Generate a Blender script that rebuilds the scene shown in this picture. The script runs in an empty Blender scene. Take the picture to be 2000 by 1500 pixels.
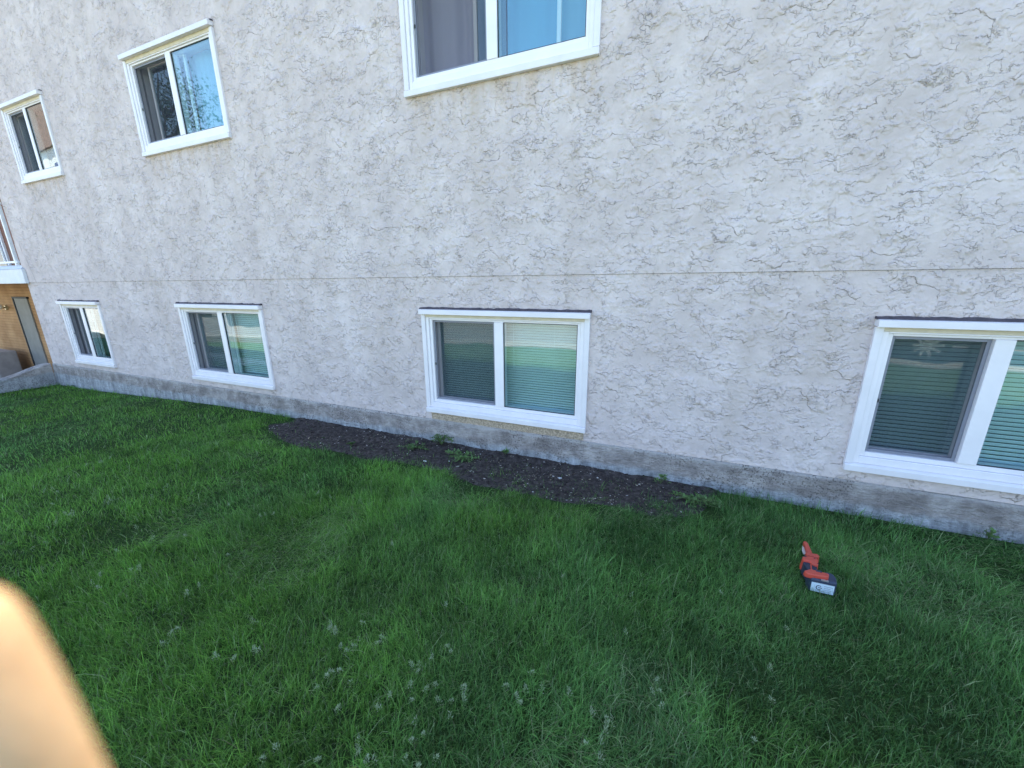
import bpy, math, random
import numpy as np
from mathutils import Vector, Matrix
R_ = math.radians
random.seed(7); rng = np.random.default_rng(11)
scn = bpy.context.scene
col = scn.collection

# ------------------------------------------------------------------ camera
CAM_H = 1.532
cd = bpy.data.cameras.new('camera'); cam = bpy.data.objects.new('camera', cd); col.objects.link(cam)
yaw, pitch, roll = R_(22.55), R_(14.82), R_(-0.44)
fw = Vector((-math.sin(yaw)*math.cos(pitch), math.cos(yaw)*math.cos(pitch), -math.sin(pitch)))
rt = Vector((math.cos(yaw), math.sin(yaw), 0)); up = rt.cross(fw)
rt2 = math.cos(roll)*rt + math.sin(roll)*up; up2 = -math.sin(roll)*rt + math.cos(roll)*up
CM = Matrix((rt2, up2, -fw)).transposed()
cam.matrix_world = Matrix.Translation((0, -3.0, CAM_H)) @ CM.to_4x4()
cd.sensor_width = 36; cd.lens = 36*750.1/2000
cd.clip_start = 0.005; cd.clip_end = 600
cd.dof.use_dof = True; cd.dof.focus_distance = 3.2; cd.dof.aperture_fstop = 3.2
scn.camera = cam

# ------------------------------------------------------------------ light
SUN_EL, SUN_AZ = R_(62), R_(-36)      # azimuth from +y towards +x
w = bpy.data.worlds.new("World"); scn.world = w; w.use_nodes = True
nt = w.node_tree; nt.nodes.clear()
sky = nt.nodes.new('ShaderNodeTexSky'); sky.sky_type = 'NISHITA'; sky.sun_disc = False
sky.sun_elevation = SUN_EL; sky.sun_rotation = SUN_AZ; sky.air_density = 1.0; sky.dust_density = 0.6; sky.ozone_density = 1.0
hs = nt.nodes.new('ShaderNodeHueSaturation'); hs.inputs['Saturation'].default_value = 1.0
bg = nt.nodes.new('ShaderNodeBackground'); bg.inputs[1].default_value = 0.15
wo = nt.nodes.new('ShaderNodeOutputWorld')
nt.links.new(sky.outputs[0], hs.inputs['Color']); nt.links.new(hs.outputs[0], bg.inputs[0]); nt.links.new(bg.outputs[0], wo.inputs[0])
sd = bpy.data.lights.new('sun', 'SUN'); sd.energy = 3.6; sd.angle = R_(0.53); sd.color = (1.0, 0.95, 0.86)
sun = bpy.data.objects.new('sun', sd); col.objects.link(sun)
sdir = Vector((math.cos(SUN_EL)*math.sin(SUN_AZ), math.cos(SUN_EL)*math.cos(SUN_AZ), math.sin(SUN_EL)))
sun.rotation_euler = sdir.to_track_quat('Z', 'Y').to_euler(); sun.location = sdir*40
vs = scn.view_settings
vs.view_transform = 'Standard'; vs.look = 'None'; vs.gamma = 1; vs.use_curve_mapping = False
vs.exposure = 1.95
scn.cycles.max_bounces = 8; scn.cycles.diffuse_bounces = 4; scn.cycles.glossy_bounces = 3
scn.cycles.transmission_bounces = 4; scn.cycles.transparent_max_bounces = 16
scn.cycles.caustics_reflective = False; scn.cycles.caustics_refractive = False
scn.cycles.use_denoising = True

# ------------------------------------------------------------------ helpers
def link(o, parent=None):
    col.objects.link(o)
    if parent is not None: o.parent = parent
    return o
def tag(o, label=None, cat=None, group=None, kind=None):
    if label: o['label'] = label
    if cat: o['category'] = cat
    if group: o['group'] = group
    if kind: o['kind'] = kind
    return o
def empty(name, loc=(0, 0, 0), parent=None, rz=0):
    o = bpy.data.objects.new(name, None); o.location = loc; o.rotation_euler = (0, 0, rz); o.empty_display_size = .1
    return link(o, parent)
class MB:
    def __init__(s): s.v = []; s.f = []
    def add(s, vs, fs):
        n = len(s.v); s.v += [tuple(v) for v in vs]; s.f += [tuple(i+n for i in f) for f in fs]; return s
    def box(s, x0, x1, y0, y1, z0, z1):
        return s.add([(x0,y0,z0),(x1,y0,z0),(x1,y1,z0),(x0,y1,z0),(x0,y0,z1),(x1,y0,z1),(x1,y1,z1),(x0,y1,z1)],
                     [(0,3,2,1),(4,5,6,7),(0,1,5,4),(1,2,6,5),(2,3,7,6),(3,0,4,7)])
    def prism(s, pts, z0, z1, top=1.0):
        n = len(pts); cx = sum(p[0] for p in pts)/n; cy = sum(p[1] for p in pts)/n
        a = sum(pts[i][0]*pts[(i+1)%n][1]-pts[(i+1)%n][0]*pts[i][1] for i in range(n))
        if a < 0: pts = pts[::-1]
        vs = [(x,y,z0) for x,y in pts]+[(cx+(x-cx)*top, cy+(y-cy)*top, z1) for x,y in pts]
        return s.add(vs, [tuple(range(n))[::-1], tuple(range(n,2*n))]+[(i,(i+1)%n,n+(i+1)%n,n+i) for i in range(n)])
    def tube(s, pts, rad, n=8, cap=True):
        pts = [Vector(p) for p in pts]; rad = rad if isinstance(rad, (list,tuple)) else [rad]*len(pts)
        vs = []; fs = []
        for i, p in enumerate(pts):
            d = (pts[min(i+1,len(pts)-1)]-pts[max(i-1,0)]).normalized()
            a = d.cross(Vector((0,0,1)) if abs(d.z) < .9 else Vector((1,0,0))).normalized(); b = d.cross(a)
            for k in range(n):
                t = 2*math.pi*k/n; vs.append(p+rad[i]*(math.cos(t)*a+math.sin(t)*b))
        for i in range(len(pts)-1):
            for k in range(n): fs.append((i*n+k, i*n+(k+1)%n, (i+1)*n+(k+1)%n, (i+1)*n+k))
        if cap: fs += [tuple(range(n))[::-1], tuple(range((len(pts)-1)*n, len(pts)*n))]
        return s.add(vs, fs)
    def mesh(s, name, mat, smooth=False):
        me = bpy.data.meshes.new(name); me.from_pydata(s.v, [], s.f); me.update()
        import bmesh
        bm = bmesh.new(); bm.from_mesh(me); bmesh.ops.recalc_face_normals(bm, faces=bm.faces); bm.to_mesh(me); bm.free()
        if smooth: me.polygons.foreach_set('use_smooth', [True]*len(me.polygons))
        me.materials.append(mat); return me
    def build(s, name, mat, parent=None, loc=(0,0,0), bevel=0, smooth=False, seg=2):
        o = bpy.data.objects.new(name, s.mesh(name, mat, smooth)); o.location = loc
        if bevel:
            m = o.modifiers.new('b', 'BEVEL'); m.width = bevel; m.segments = seg; m.limit_method = 'ANGLE'; m.angle_limit = R_(35)
        return link(o, parent)
def vnoise(x, y, seed=0):
    """value noise on arrays, 0..1"""
    x = np.asarray(x, float); y = np.asarray(y, float)
    xi = np.floor(x).astype(np.int64); yi = np.floor(y).astype(np.int64); fx = x-xi; fy = y-yi
    fx = fx*fx*(3-2*fx); fy = fy*fy*(3-2*fy)
    def h(a, b):
        n = (a*374761393+b*668265263+seed*974634777) & 0x7fffffff
        n = ((n ^ (n >> 13))*1274126177) & 0x7fffffff
        n = ((n ^ (n >> 16))*668265263) & 0x7fffffff
        return ((n ^ (n >> 15)) & 0xffff)/65535.
    return (h(xi,yi)*(1-fx)+h(xi+1,yi)*fx)*(1-fy)+(h(xi,yi+1)*(1-fx)+h(xi+1,yi+1)*fx)*fy
def fbm(x, y, seed=0, o=3):
    return sum(vnoise(x*2**i, y*2**i, seed+i)*.5**i for i in range(o))/sum(.5**i for i in range(o))
def sstep(a, b, x):
    t = np.clip((np.asarray(x)-a)/(b-a), 0, 1); return t*t*(3-2*t)

# ------------------------------------------------------------------ materials
class NT:
    def __init__(s, name):
        s.m = bpy.data.materials.new(name); s.m.use_nodes = True; s.t = s.m.node_tree; s.t.nodes.clear()
        s.out = s.n('ShaderNodeOutputMaterial')
    def n(s, ty, ins=None, **kw):
        nd = s.t.nodes.new(ty)
        for k, v in kw.items(): setattr(nd, k, v)
        for k, v in (ins or {}).items():
            if hasattr(v, 'is_output') or isinstance(v, bpy.types.NodeSocket): s.t.links.new(v, nd.inputs[k])
            else: nd.inputs[k].default_value = v
        return nd
    def math(s, op, a, b=0, c=0, clamp=False):
        nd = s.n('ShaderNodeMath', {0: a, 1: b, 2: c}, operation=op); nd.use_clamp = clamp; return nd.outputs[0]
    def vm(s, op, a, b=None):
        ins = {0: a}
        if b is not None: ins[1] = b
        return s.n('ShaderNodeVectorMath', ins, operation=op).outputs[0]
    def noise(s, vec, scale, detail=3, rough=.5, out=0):
        return s.n('ShaderNodeTexNoise', {'Vector': vec, 'Scale': scale, 'Detail': detail, 'Roughness': rough}).outputs[out]
    def ramp(s, fac, stops):
        nd = s.n('ShaderNodeValToRGB', {0: fac}); r = nd.color_ramp
        while len(r.elements) < len(stops): r.elements.new(.5)
        for e, (p, c) in zip(r.elements, stops): e.position = p; e.color = (*c, 1) if len(c) == 3 else c
        return nd.outputs[0]
    def mr(s, v, a, b, c=0., d=1., smooth=True):
        nd = s.n('ShaderNodeMapRange', {0: v, 1: a, 2: b, 3: c, 4: d}); nd.interpolation_type = 'SMOOTHSTEP' if smooth else 'LINEAR'
        return nd.outputs[0]
    def mix(s, f, a, b, mode='MIX'):
        nd = s.n('ShaderNodeMix', data_type='RGBA', blend_type=mode); 
        for k, v in ((0, f), (6, a), (7, b)):
            if isinstance(v, bpy.types.NodeSocket): s.t.links.new(v, nd.inputs[k])
            else: nd.inputs[k].default_value = v if k == 0 else ((*v, 1) if len(v) == 3 else v)
        return nd.outputs[2]
    def pos(s): return s.n('ShaderNodeNewGeometry').outputs['Position']
    def obj(s): return s.n('ShaderNodeTexCoord').outputs['Object']
    def bsdf(s, color, rough=.6, normal=None, spec=.5, metal=0, **kw):
        ins = {'Base Color': color if isinstance(color, bpy.types.NodeSocket) else (*color, 1), 'Roughness': rough, 'Metallic': metal, 'Specular IOR Level': spec}
        if normal is not None: ins['Normal'] = normal
        ins.update(kw)
        b = s.n('ShaderNodeBsdfPrincipled', ins); s.t.links.new(b.outputs[0], s.out.inputs[0]); return b
def plain(name, c, rough=.5, var=.08, scale=12, bump=.0, spec=.5, metal=0, bscale=200, dist=.002):
    m = NT(name); p = m.pos()
    nz = m.noise(p, scale, 4, .6)
    cc = m.mix(m.mr(nz, .3, .7), tuple(x*(1-var) for x in c), tuple(min(1, x*(1+var)) for x in c))
    nrm = None
    if bump: nrm = m.n('ShaderNodeBump', {'Height': m.noise(p, bscale, 3), 'Strength': bump, 'Distance': dist}).outputs[0]
    m.bsdf(cc, rough, nrm, spec, metal); return m.m

def stucco(name, smooth=False):
    m = NT(name); p = m.pos()
    sep = m.n('ShaderNodeSeparateXYZ', {0: p}); X, Z = sep.outputs[0], sep.outputs[2]
    w1 = m.noise(p, 9, 2, .5, 1); w2 = m.noise(p, 55, 3, .6, 1)
    pw = m.vm('ADD', p, m.vm('SCALE', m.vm('SUBTRACT', w1, (.5,.5,.5)))) 
    pw.node.inputs[1].links[0].from_node.inputs['Scale'].default_value = .06
    f2 = m.n('ShaderNodeVectorMath', {0: m.vm('SUBTRACT', w2, (.5,.5,.5)), 'Scale': .035}, operation='SCALE').outputs[0]
    pw = m.vm('ADD', pw, f2)
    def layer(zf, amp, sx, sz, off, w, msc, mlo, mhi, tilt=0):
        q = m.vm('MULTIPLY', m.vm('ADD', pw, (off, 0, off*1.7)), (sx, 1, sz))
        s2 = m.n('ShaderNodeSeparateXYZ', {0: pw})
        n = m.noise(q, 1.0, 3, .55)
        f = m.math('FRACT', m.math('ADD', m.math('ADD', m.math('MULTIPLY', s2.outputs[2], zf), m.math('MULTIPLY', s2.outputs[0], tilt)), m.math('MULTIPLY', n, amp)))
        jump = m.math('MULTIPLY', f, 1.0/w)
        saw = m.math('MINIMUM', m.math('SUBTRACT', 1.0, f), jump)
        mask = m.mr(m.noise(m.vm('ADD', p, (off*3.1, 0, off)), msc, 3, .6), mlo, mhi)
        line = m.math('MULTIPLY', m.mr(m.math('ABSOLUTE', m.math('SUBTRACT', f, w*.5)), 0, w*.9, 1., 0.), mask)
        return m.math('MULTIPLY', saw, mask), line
    a, la = layer(4.0, 4.2, 2.6, 4.2, 3.3, .045, 5.5, .49, .60)
    b, lb = layer(7.0, 4.5, 5.5, 8.0, 7.7, .07, 7, .49, .59)
    c, lc = layer(13.0, 4.2, 12, 17, 1.9, .11, 6, .46, .58)
    d, ld = layer(3.0, 2.6, 6, 8, 12.3, .05, 7, .53, .63, 5.0)
    pit = m.mr(m.noise(m.vm('MULTIPLY', pw, (1, 1, 1.5)), 42, 3, .6), .60, .66)
    pm = m.mr(m.noise(p, 3.6, 3, .6), .5, .66)
    pits = m.math('MULTIPLY', pit, pm)
    h = m.math('ADD', m.math('ADD', m.math('MULTIPLY', a, .0095), m.math('MULTIPLY', b, .0066)), m.math('ADD', m.math('MULTIPLY', c, .0052), m.math('MULTIPLY', d, .0045)))
    h = m.math('SUBTRACT', h, m.math('MULTIPLY', pits, .004))
    h = m.math('ADD', h, m.math('MULTIPLY', m.noise(p, 7, 3, .5), .011))
    h = m.math('ADD', h, m.math('MULTIPLY', m.noise(p, 38, 3, .6), .0022))
    h = m.math('ADD', h, m.math('MULTIPLY', m.noise(p, 260, 2, .6), .00035))
    if smooth: h = m.math('MULTIPLY', h, .25)
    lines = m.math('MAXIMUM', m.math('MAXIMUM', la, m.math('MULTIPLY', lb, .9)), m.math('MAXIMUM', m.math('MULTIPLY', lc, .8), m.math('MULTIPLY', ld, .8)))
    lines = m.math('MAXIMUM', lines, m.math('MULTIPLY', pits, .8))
    base = m.ramp(m.noise(m.vm('MULTIPLY', p, (1.2, 1, .9)), 1.5, 6, .7), [(.34, (.545, .468, .455)), (.5, (.605, .522, .507)), (.64, (.665, .583, .57))])
    base = m.mix(m.mr(m.noise(m.vm('MULTIPLY', pw, (9, 1, 12)), 1, 4, .6), .35, .65), (.86,.85,.84), (1.1, 1.1, 1.1), 'MIX') if False else base
    blotch = m.mr(m.noise(m.vm('MULTIPLY', pw, (7, 1, 10)), 1.0, 4, .6), .35, .68, .94, 1.05)
    comb = m.n('ShaderNodeCombineColor', {0: blotch, 1: blotch, 2: blotch}).outputs[0]
    base = m.mix(1.0, base, comb, 'MULTIPLY')
    stain = m.math('MULTIPLY', m.mr(Z, 2.60, 2.97), m.mr(Z, 3.0, 2.975)); inx = m.math('MAXIMUM', m.math('MULTIPLY', m.mr(X, -2.2, -2.1), m.mr(X, -.55, -.65)), m.math('MAXIMUM', m.math('MULTIPLY', m.mr(X, -5.9, -5.8), m.mr(X, -4.25, -4.35)), m.math('MULTIPLY', m.mr(X, -9.0, -8.9), m.mr(X, -7.7, -7.8))))
    stain = m.math('MULTIPLY', m.math('MULTIPLY', stain, inx), m.mr(m.noise(m.vm('MULTIPLY', p, (16, 1, 1.2)), 1, 3, .6), .4, .65))
    base = m.mix(m.math('MULTIPLY', stain, .5), base, (.50, .38, .28))
    # rain-washed dirt in vertical runs
    run = m.mr(m.noise(m.vm('MULTIPLY', p, (2.4, 1, .35)), 1.5, 4, .6), .5, .75)
    base = m.mix(m.math('MULTIPLY', run, .35), base, (.50, .42, .37))
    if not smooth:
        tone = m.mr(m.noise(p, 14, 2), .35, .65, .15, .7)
        base = m.mix(m.math('MULTIPLY', lines, tone), base, (.42, .345, .305))  # ridge-edge darkening paints lip shadow together with crevice dirt
    bp = m.n('ShaderNodeBump', {'Height': h, 'Strength': 1.0, 'Distance': 1.0}).outputs[0]
    m.bsdf(base, .9, bp, .2); return m.m
M = {}
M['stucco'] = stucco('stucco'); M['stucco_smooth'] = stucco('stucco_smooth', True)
def concrete():
    m = NT('foundation_concrete'); p = m.pos(); sep = m.n('ShaderNodeSeparateXYZ', {0: p}); Z = sep.outputs[2]
    wz = m.math('ADD', Z, m.math('MULTIPLY', m.math('SUBTRACT', m.noise(m.vm('MULTIPLY', p, (1, 1, .3)), 6, 5, .7), .5), .11))
    base = m.ramp(m.noise(p, 5, 6, .7), [(.34, (.23, .205, .195)), (.5, (.37, .335, .32)), (.66, (.54, .50, .48))])
    low = m.ramp(m.noise(m.vm('MULTIPLY', p, (14, 14, 4)), 1, 5, .75), [(.35, (.24, .245, .26)), (.7, (.58, .60, .63))])
    band = m.mr(wz, .10, .05)
    c = m.mix(band, base, low)
    topb = m.mr(wz, .205, .225)
    c = m.mix(m.math('MULTIPLY', topb, .7), c, (.52, .49, .47))
    speck = m.math('MULTIPLY', m.mr(m.noise(p, 75, 3, .6), .54, .62), m.mr(m.noise(p, 3, 3, .6), .42, .58))
    c = m.mix(m.math('MULTIPLY', speck, .75), c, (.10, .09, .085))
    crk = m.mr(m.noise(m.vm('MULTIPLY', p, (3, 3, 14)), 1.6, 5, .7), .495, .505, 0, 1); crk = m.math('MULTIPLY', crk, m.math('SUBTRACT', 1, crk))
    c = m.mix(m.math('MULTIPLY', crk, 2.2), c, (.09, .08, .07))
    h = m.math('ADD', m.math('MULTIPLY', m.noise(m.vm('MULTIPLY', p, (1, 1, 2.2)), 14, 6, .7), .045), m.math('MULTIPLY', m.noise(p, 110, 3, .7), .004))
    m.bsdf(c, .9, m.n('ShaderNodeBump', {'Height': h, 'Strength': 1, 'Distance': 1}).outputs[0], .2); return m.m
M['concrete'] = concrete()
M['vinyl'] = plain('white_vinyl', (.82, .79, .82), .35, .03, 6, .0, .5)
M['alum'] = plain('white_aluminium_trim', (.76, .73, .76), .42, .04, 5, .0, .5)
M['cream'] = plain('cream_soffit', (.66, .58, .46), .6, .08, 14)
M['flash'] = plain('dark_sealant', (.05, .04, .055), .7, .3, 60, .6, bscale=150)
M['screenframe'] = plain('grey_screen_frame', (.22, .23, .28), .45, .05, 9)
M['rubber'] = plain('black_gasket', (.02, .022, .028), .6)
M['slat'] = plain('blind_slat', (.80, .86, .86), .5, .03, 6)
M['room'] = plain('room_paint', (.30, .29, .27), .9)
M['tan'] = plain('bare_tan_render', (.46, .37, .28), .95, .35, 70, 1.0, bscale=160, dist=.01)
M['eave'] = plain('eave_metal', (.55, .53, .50), .6); M['roof'] = plain('roof_shingle', (.10, .09, .085), .95, .3, 20)
M['fascia'] = plain('balcony_fascia_paint', (.66, .68, .72), .5, .05, 8)
M['rail'] = plain('railing_paint', (.80, .80, .82), .4)
M['door'] = plain('grey_door', (.24, .23, .215), .6, .1, 4)
M['greybox'] = plain('grey_panel', (.34, .30, .28), .6, .12, 6)
M['brass'] = plain('lamp_metal', (.55, .45, .25), .35, .1, 20, metal=.6)
M['opal'] = plain('lamp_glass', (.75, .72, .62), .3)
M['brownwood'] = plain('red_brown_wood', (.20, .085, .055), .7, .2, 15)
def curtain_mat(name, c):
    m = NT(name); d = m.n('ShaderNodeBsdfDiffuse', {0: (*c, 1)}); t = m.n('ShaderNodeBsdfTranslucent', {0: (*c, 1)})
    x = m.n('ShaderNodeMixShader', {0: .25, 1: d.outputs[0], 2: t.outputs[0]}); m.t.links.new(x.outputs[0], m.out.inputs[0]); return m.m
M['curt_grey'] = curtain_mat('grey_lilac_curtain', (.72, .70, .86)); M['curt_dark'] = curtain_mat('dark_curtain', (.10, .09, .13))
M['curt_sky'] = curtain_mat('sky_reflection_curtain', (.36, .62, .80)); M['refl_brown'] = curtain_mat('brown_reflection_sheet', (.36, .27, .21)); M['curt_teal'] = curtain_mat('teal_curtain', (.22, .42, .38))  # blue cloth colour carries a painted sky reflection
def glass_mat(name, tint, boost=2.1):
    m = NT(name)
    ge = m.n('ShaderNodeNewGeometry')
    dt = m.n('ShaderNodeVectorMath', {0: ge.outputs['Normal'], 1: ge.outputs['Incoming']}, operation='DOT_PRODUCT').outputs['Value']
    k = m.math('SUBTRACT', 1.0, m.math('ABSOLUTE', dt), clamp=True)
    fac = m.math('MULTIPLY', m.math('ADD', .04, m.math('MULTIPLY', .96, m.math('POWER', k, 5.0))), boost, clamp=True)
    tr = m.n('ShaderNodeBsdfTransparent', {0: (*tint, 1)}); 
    nz = m.n('ShaderNodeBump', {'Height': m.noise(m.pos(), 2.2, 1), 'Strength': .25, 'Distance': .01}).outputs[0]
    gl = m.n('ShaderNodeBsdfGlossy', {'Color': (.95, 1, 1, 1), 'Roughness': .0, 'Normal': nz})
    x = m.n('ShaderNodeMixShader', {0: fac, 1: tr.outputs[0], 2: gl.outputs[0]}); m.t.links.new(x.outputs[0], m.out.inputs[0]); return m.m
M['glass'] = glass_mat('window_glass', (.84, .94, .955))
def screen_mat():
    m = NT('insect_screen')
    tr = m.n('ShaderNodeBsdfTransparent', {0: (1, 1, 1, 1)}); d = m.n('ShaderNodeBsdfDiffuse', {0: (.045, .05, .065, 1)})
    x = m.n('ShaderNodeMixShader', {0: .46, 1: tr.outputs[0], 2: d.outputs[0]}); m.t.links.new(x.outputs[0], m.out.inputs[0]); return m.m
M['screen'] = screen_mat()
def siding():
    m = NT('orange_siding'); p = m.pos(); sep = m.n('ShaderNodeSeparateXYZ', {0: p})
    f = m.math('FRACT', m.math('MULTIPLY', sep.outputs[2], 1/.075))
    ln = m.mr(f, 0, .12, 1, 0)
    c = m.ramp(m.noise(p, 2.2, 4, .6), [(.3, (.42, .21, .085)), (.7, (.60, .34, .16))])
    c = m.mix(m.math('MULTIPLY', ln, .5), c, (.22, .10, .05))
    m.bsdf(c, .75, m.n('ShaderNodeBump', {'Height': m.mr(f, 0, .12), 'Strength': 1, 'Distance': .006}).outputs[0], .3); return m.m
M['siding'] = siding()
def lawn_ground():
    m = NT('lawn_soil_thatch'); p = m.pos(); sep = m.n('ShaderNodeSeparateXYZ', {0: p})
    g = m.ramp(m.noise(p, 60, 5, .7), [(.3, (.018, .034, .012)), (.6, (.045, .085, .022)), (.8, (.09, .13, .04))])
    far = m.ramp(m.noise(p, 3.5, 7, .75), [(.3, (.09, .165, .04)), (.7, (.15, .25, .065))])
    f = m.mr(sep.outputs[1], -3.3, -3.7); c = m.mix(f, g, far)  # lighter green beyond the building's shadow edge, sunlight painted into the colour
    m.bsdf(c, .95, m.n('ShaderNodeBump', {'Height': m.noise(p, 90, 5, .7), 'Strength': 1, 'Distance': .02}).outputs[0], .1); return m.m
M['lawn'] = lawn_ground()
def soil():
    m = NT('dark_soil'); p = m.pos()
    c = m.ramp(m.noise(p, 26, 7, .72), [(.32, (.030, .024, .023)), (.5, (.065, .053, .050)), (.68, (.14, .118, .11))])
    sp = m.mr(m.noise(p, 210, 2, .5), .64, .70); c = m.mix(m.math('MULTIPLY', sp, .6), c, (.14, .115, .09))
    h = m.math('ADD', m.math('MULTIPLY', m.noise(p, 30, 6, .7), .03), m.math('MULTIPLY', m.noise(p, 160, 3, .7), .006))
    m.bsdf(c, .95, m.n('ShaderNodeBump', {'Height': h, 'Strength': 1, 'Distance': 1}).outputs[0], .15); return m.m
M['soil'] = soil()
M['kerb'] = plain('pale_kerb_concrete', (.48, .42, .34), .9, .1, 3); M['road'] = plain('driveway_concrete', (.38, .33, .28), .9, .12, 1.2)
def veg(name, attr=True, c=(.05, .13, .03), trans=.35, rough=.55, gloss=.02):
    m = NT(name)
    cc = m.n('ShaderNodeAttribute', attribute_name='Col').outputs[0] if attr else m.n('ShaderNodeRGB').outputs[0]
    if not attr: cc.default_value = (*c, 1)
    d = m.n('ShaderNodeBsdfDiffuse', {0: cc}); t = m.n('ShaderNodeBsdfTranslucent', {0: cc})
    x = m.n('ShaderNodeMixShader', {0: trans, 1: d.outputs[0], 2: t.outputs[0]})
    g = m.n('ShaderNodeBsdfGlossy', {'Color': (.9, .95, 1, 1), 'Roughness': rough}); y = m.n('ShaderNodeMixShader', {0: gloss, 1: x.outputs[0], 2: g.outputs[0]})
    m.t.links.new(y.outputs[0], m.out.inputs[0]); return m.m
M['blade'] = veg('grass_blade'); M['leaf'] = veg('weed_leaf'); M['treeleaf'] = veg('tree_leaf', gloss=.03)
M['bark'] = plain('bark', (.10, .075, .055), .95, .3, 20, .8)

# ------------------------------------------------------------------ ground
def gz(x, y):
    x = np.asarray(x, float); y = np.asarray(y, float)
    z = -.14*sstep(-4.5, -9.8, x)*1.0 if False else -.14*(1-sstep(-9.8, -4.5, x))
    return z + (fbm(x*.9+3, y*.9+7, 5)-.5)*.05*sstep(-5.2, -4, y)*sstep(.0, -.5, y) if False else z + (fbm(x*.9+3, y*.9+7, 5)-.5)*.05*sstep(-5.4, -4.2, y)*(1-sstep(-.6, -.05, y))
CX0 = -9.9
def sheet(name, xs, ys, zf, mat, parent=None, cut=False):
    X, Y = np.meshgrid(xs, ys); Z = zf(X, Y); n, k = X.shape
    v = np.stack([X, Y, Z], -1).reshape(-1, 3); i = np.arange(n*k).reshape(n, k)
    if cut: hide = (X < CX0) & (X > -21) & (Y > -1.9); v[:, 2] = np.where(hide.ravel(), -2.0, v[:, 2])
    f = np.stack([i[:-1,:-1], i[:-1,1:], i[1:,1:], i[1:,:-1]], -1).reshape(-1, 4)
    me = bpy.data.meshes.new(name); me.from_pydata(v.tolist(), [], f.tolist()); me.materials.append(mat)
    me.polygons.foreach_set('use_smooth', [True]*len(me.polygons)); return link(bpy.data.objects.new(name, me), parent)
xs = np.concatenate([[-150, -60, -30, -20.9], np.arange(-18, 8.01, .12), [20, 60, 150]]); ys = np.concatenate([[-150, -60, -25, -13], np.arange(-6.6, .25, .12)])
tag(sheet('ground', xs, ys, lambda X, Y: gz(X, Y), M['lawn'], cut=True), 'lawn ground under the grass', kind='structure')
KL = [(-60, 2.0), (-16, -3.6), (-11.5, -4.45), (-7, -5.15), (-3, -5.52), (1, -5.8), (5, -6.0), (12, -6.15), (40, -6.3)]
mb = MB(); KW = [1, .6, .45, .6, .85, .6, .35, .35, .4]
for i, ((x, y), w_) in enumerate(zip(KL, KW)): mb.v += [(x, y, -.2), (x, y, .03), (x, y-w_, .03), (x, y-w_, -.2)]
for i in range(len(KL)-1): mb.f += [(4*i+k, 4*i+4+k, 4*i+5+k, 4*i+1+k) for k in range(3)]
tag(mb.build('kerb', M['kerb'], bevel=.01), 'pale concrete kerb', kind='structure')
mb = MB()
for (x, y), w_ in zip(KL, KW): mb.v += [(x, y-w_-.002, .012), (x, -15.5, .012)]
for i in range(len(KL)-1): mb.f.append((2*i, 2*i+2, 2*i+3, 2*i+1))
tag(mb.build('driveway', M['road']), 'beige concrete driveway behind the kerb', kind='structure')

# soil bed
BED = np.array([(-4.12,-.30),(-3.98,-.42),(-3.6,-.58),(-3.33,-.66),(-2.9,-.60),(-2.48,-.62),(-2.1,-.53),(-1.706,-.55),(-1.45,-.62),(-1.2,-.64),(-.9,-.6),(-.6,-.62),(-.3,-.56),(-.08,-.58),(.2,-.55),(.33,-.42),(.37,-.2),(.46,-.02),(.46,.3),(-4.02,.3),(-3.98,-.12)])
def sd_poly(x, y, P=BED):
    x = np.asarray(x, float); y = np.asarray(y, float); d = np.full(x.shape, 1e9); ins = np.zeros(x.shape, bool)
    for i in range(len(P)):
        a = P[i]; b = P[(i+1) % len(P)]; e = b-a; wx = x-a[0]; wy = y-a[1]
        t = np.clip((wx*e[0]+wy*e[1])/(e@e), 0, 1); d = np.minimum(d, np.hypot(wx-e[0]*t, wy-e[1]*t))
        c = ((a[1] > y) != (b[1] > y)) & (x < (b[0]-a[0])*(y-a[1])/(b[1]-a[1]+1e-12)+a[0]); ins ^= c
    return np.where(ins, d, -d)
def bed_z(X, Y):
    s = sd_poly(X, Y) + (fbm(X*7, Y*7, 3)-.5)*.08
    return gz(X, Y) - .02 + .03*sstep(-.05, .08, s) + (fbm(X*9, Y*9, 21, 4)-.5)*.03*sstep(0, .1, s) + .012*sstep(-.2, 0, Y)
tag(sheet('soil_bed', np.arange(-4.3, .75, .018), np.arange(-.8, .006, .018), bed_z, M['soil']), 'bare dark soil along the foundation', kind='structure')

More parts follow.
